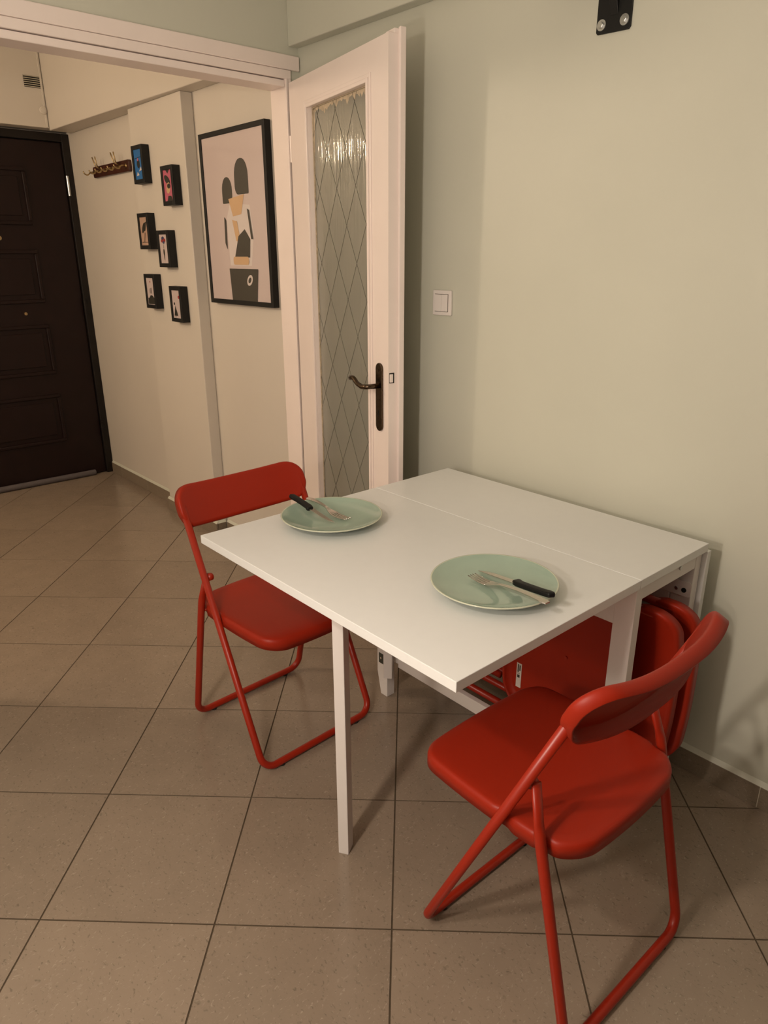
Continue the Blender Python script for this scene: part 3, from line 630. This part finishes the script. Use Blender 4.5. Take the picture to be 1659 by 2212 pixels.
# ------------------------------------------------------------------ plates and cutlery
def plate_profile():
    return [(0.0, 0.0045), (0.045, 0.0045), (0.047, 0.0), (0.052, 0.0), (0.056, 0.005), (0.085, 0.0085), (0.112, 0.0145), (0.130, 0.0205), (0.1355, 0.0235), (0.1372, 0.0255), (0.1362, 0.0268), (0.1335, 0.0262), (0.127, 0.0228), (0.110, 0.0170), (0.085, 0.0120), (0.055, 0.0098), (0.0, 0.0092)]
PM = [0] * 7 + [1, 1, 1, 1] + [0] * 5
def plate(loc, label):
    bm = bmesh.new(); lathe(bm, plate_profile(), 96, PM)
    o = link('dinner_plate', bm, [M['glaze'], M['glaze_rim']], smooth=True); o.location = loc
    return tag(o, label, 'plate', 'pale green dinner plates')
P1, P2 = (-0.752, -0.705, TZ + 0.0002), (-0.190, -0.698, TZ + 0.0002)
plate(P1, 'pale green plate before the far chair, at the table edge')
plate(P2, 'pale green plate nearest, before the near chair')

def aim(root, tail, tip, roll=0.0):
    """object x axis from tail to tip, z as upright as it can be."""
    t, q = Vector(tail), Vector(tip); x = (q - t).normalized(); y = Vector((0, 0, 1)).cross(x).normalized(); z = x.cross(y)
    m = Matrix((x, y, z)).transposed().to_4x4() @ Matrix.Rotation(roll, 4, 'X'); m.translation = t; root.matrix_world = m

def knife(tail, tip, label, roll=0.0, flip=1):
    L = (Vector(tip) - Vector(tail)).length; hl = L * 0.50
    root = thing('table_knife', label, 'knife', group='black handled table knives')
    bm = bmesh.new()          # handle: side view outline in x/y (lying flat), thickness in z
    out = [(0.0, -0.004), (0.004, -0.0095), (0.016, -0.0105), (0.030, -0.0085), (hl * 0.55, -0.0085), (hl * 0.85, -0.0095), (hl * 0.93, -0.0135), (hl, -0.0125), (hl + 0.003, 0.004), (hl * 0.9, 0.0085), (hl * 0.5, 0.0088), (0.02, 0.0085), (0.006, 0.007)]
    prism(bm, [(a, b * flip) for a, b in out], -0.0055, 0.0055, lambda a, b, h: (a, b, h)); link('handle', bm, M['handle_p'], root, smooth=True, bevel=0.0046, seg=4)
    bm = bmesh.new(); bl_ = [(hl - 0.004, -0.0085), (L * 0.80, -0.0080), (L * 0.92, -0.0040), (L, 0.0045), (L * 0.9, 0.0052), (hl - 0.004, 0.0058)]
    prism(bm, [(a, b * flip) for a, b in bl_], -0.0007, 0.0007, lambda a, b, h: (a, b, h)); link('blade', bm, M['steel'], root, bevel=0.0003, seg=1)
    aim(root, tail, tip, roll); return root

def fork(tail, tip, label, roll=0.0):
    L = (Vector(tip) - Vector(tail)).length
    root = thing('table_fork', label, 'fork', group='steel table forks')
    tl = 0.052; nx = L - tl - 0.022
    zc = lambda x: 0.004 * math.sin(math.pi * min(1, max(0, x / nx))) - 0.006 * math.sin(math.pi * min(1, max(0, (x - nx + 0.012) / (L - nx + 0.012))))
    bm = bmesh.new(); sec = []
    N_ = 22
    for i in range(N_ + 1):
        x = (nx + 0.022) * i / N_
        f = x / nx
        wd = 0.0082 if f < 0.1 else (0.0082 - 0.0038 * min(1, (f - 0.1) / 0.75) if f < 0.92 else 0.0044 + 0.0086 * min(1, (x - nx * 0.92) / (nx * 0.08 + 0.022)) ** 0.8)
        if f < 0.05: wd *= 0.75 + 5 * f
        th = 0.0016
        sec.append([bm.verts.new((x, wd, zc(x) - th)), bm.verts.new((x, wd, zc(x) + th)), bm.verts.new((x, 0, zc(x) + th + 0.0004)), bm.verts.new((x, -wd, zc(x) + th)), bm.verts.new((x, -wd, zc(x) - th))])
    for a, b in zip(sec, sec[1:]):
        for k in range(5): bm.faces.new((a[k], a[(k + 1) % 5], b[(k + 1) % 5], b[k]))
    bm.faces.new(sec[0]); bm.faces.new(sec[-1]); link('fork_handle', bm, M['steel'], root, bevel=0.0004, seg=1)
    for k in range(4):
        y0 = -0.0105 + 0.007 * k; bm = bmesh.new(); path = [(nx + 0.018 + (tl + 0.004) * i / 8, y0 * (1 - 0.06 * i / 8), zc(nx + 0.018 + (tl + 0.004) * i / 8)) for i in range(9)]
        tube(bm, path, [0.0022 - 0.0011 * (i / 8) ** 2 for i in range(9)], 8, [(1.25, 0.75)] * 9); link('tine', bm, M['steel'], root, smooth=True)
    aim(root, tail, tip, roll); return root

knife((-0.903, -0.733, 0.7825), (-0.716, -0.727, 0.7500), 'black handled knife on the far plate, tip toward its middle', 0.0, 1)
fork((-0.871, -0.700, 0.7745), (-0.708, -0.684, 0.7535), 'steel fork on the far plate beside the knife', 0.0)
fork((-0.030, -0.727, 0.7760), (-0.247, -0.706, 0.7560), 'steel fork on the near plate with its tines up', 0.0)
knife((-0.038, -0.698, 0.7790), (-0.260, -0.664, 0.7490), 'black handled knife on the near plate behind the fork', 0.0, 1)
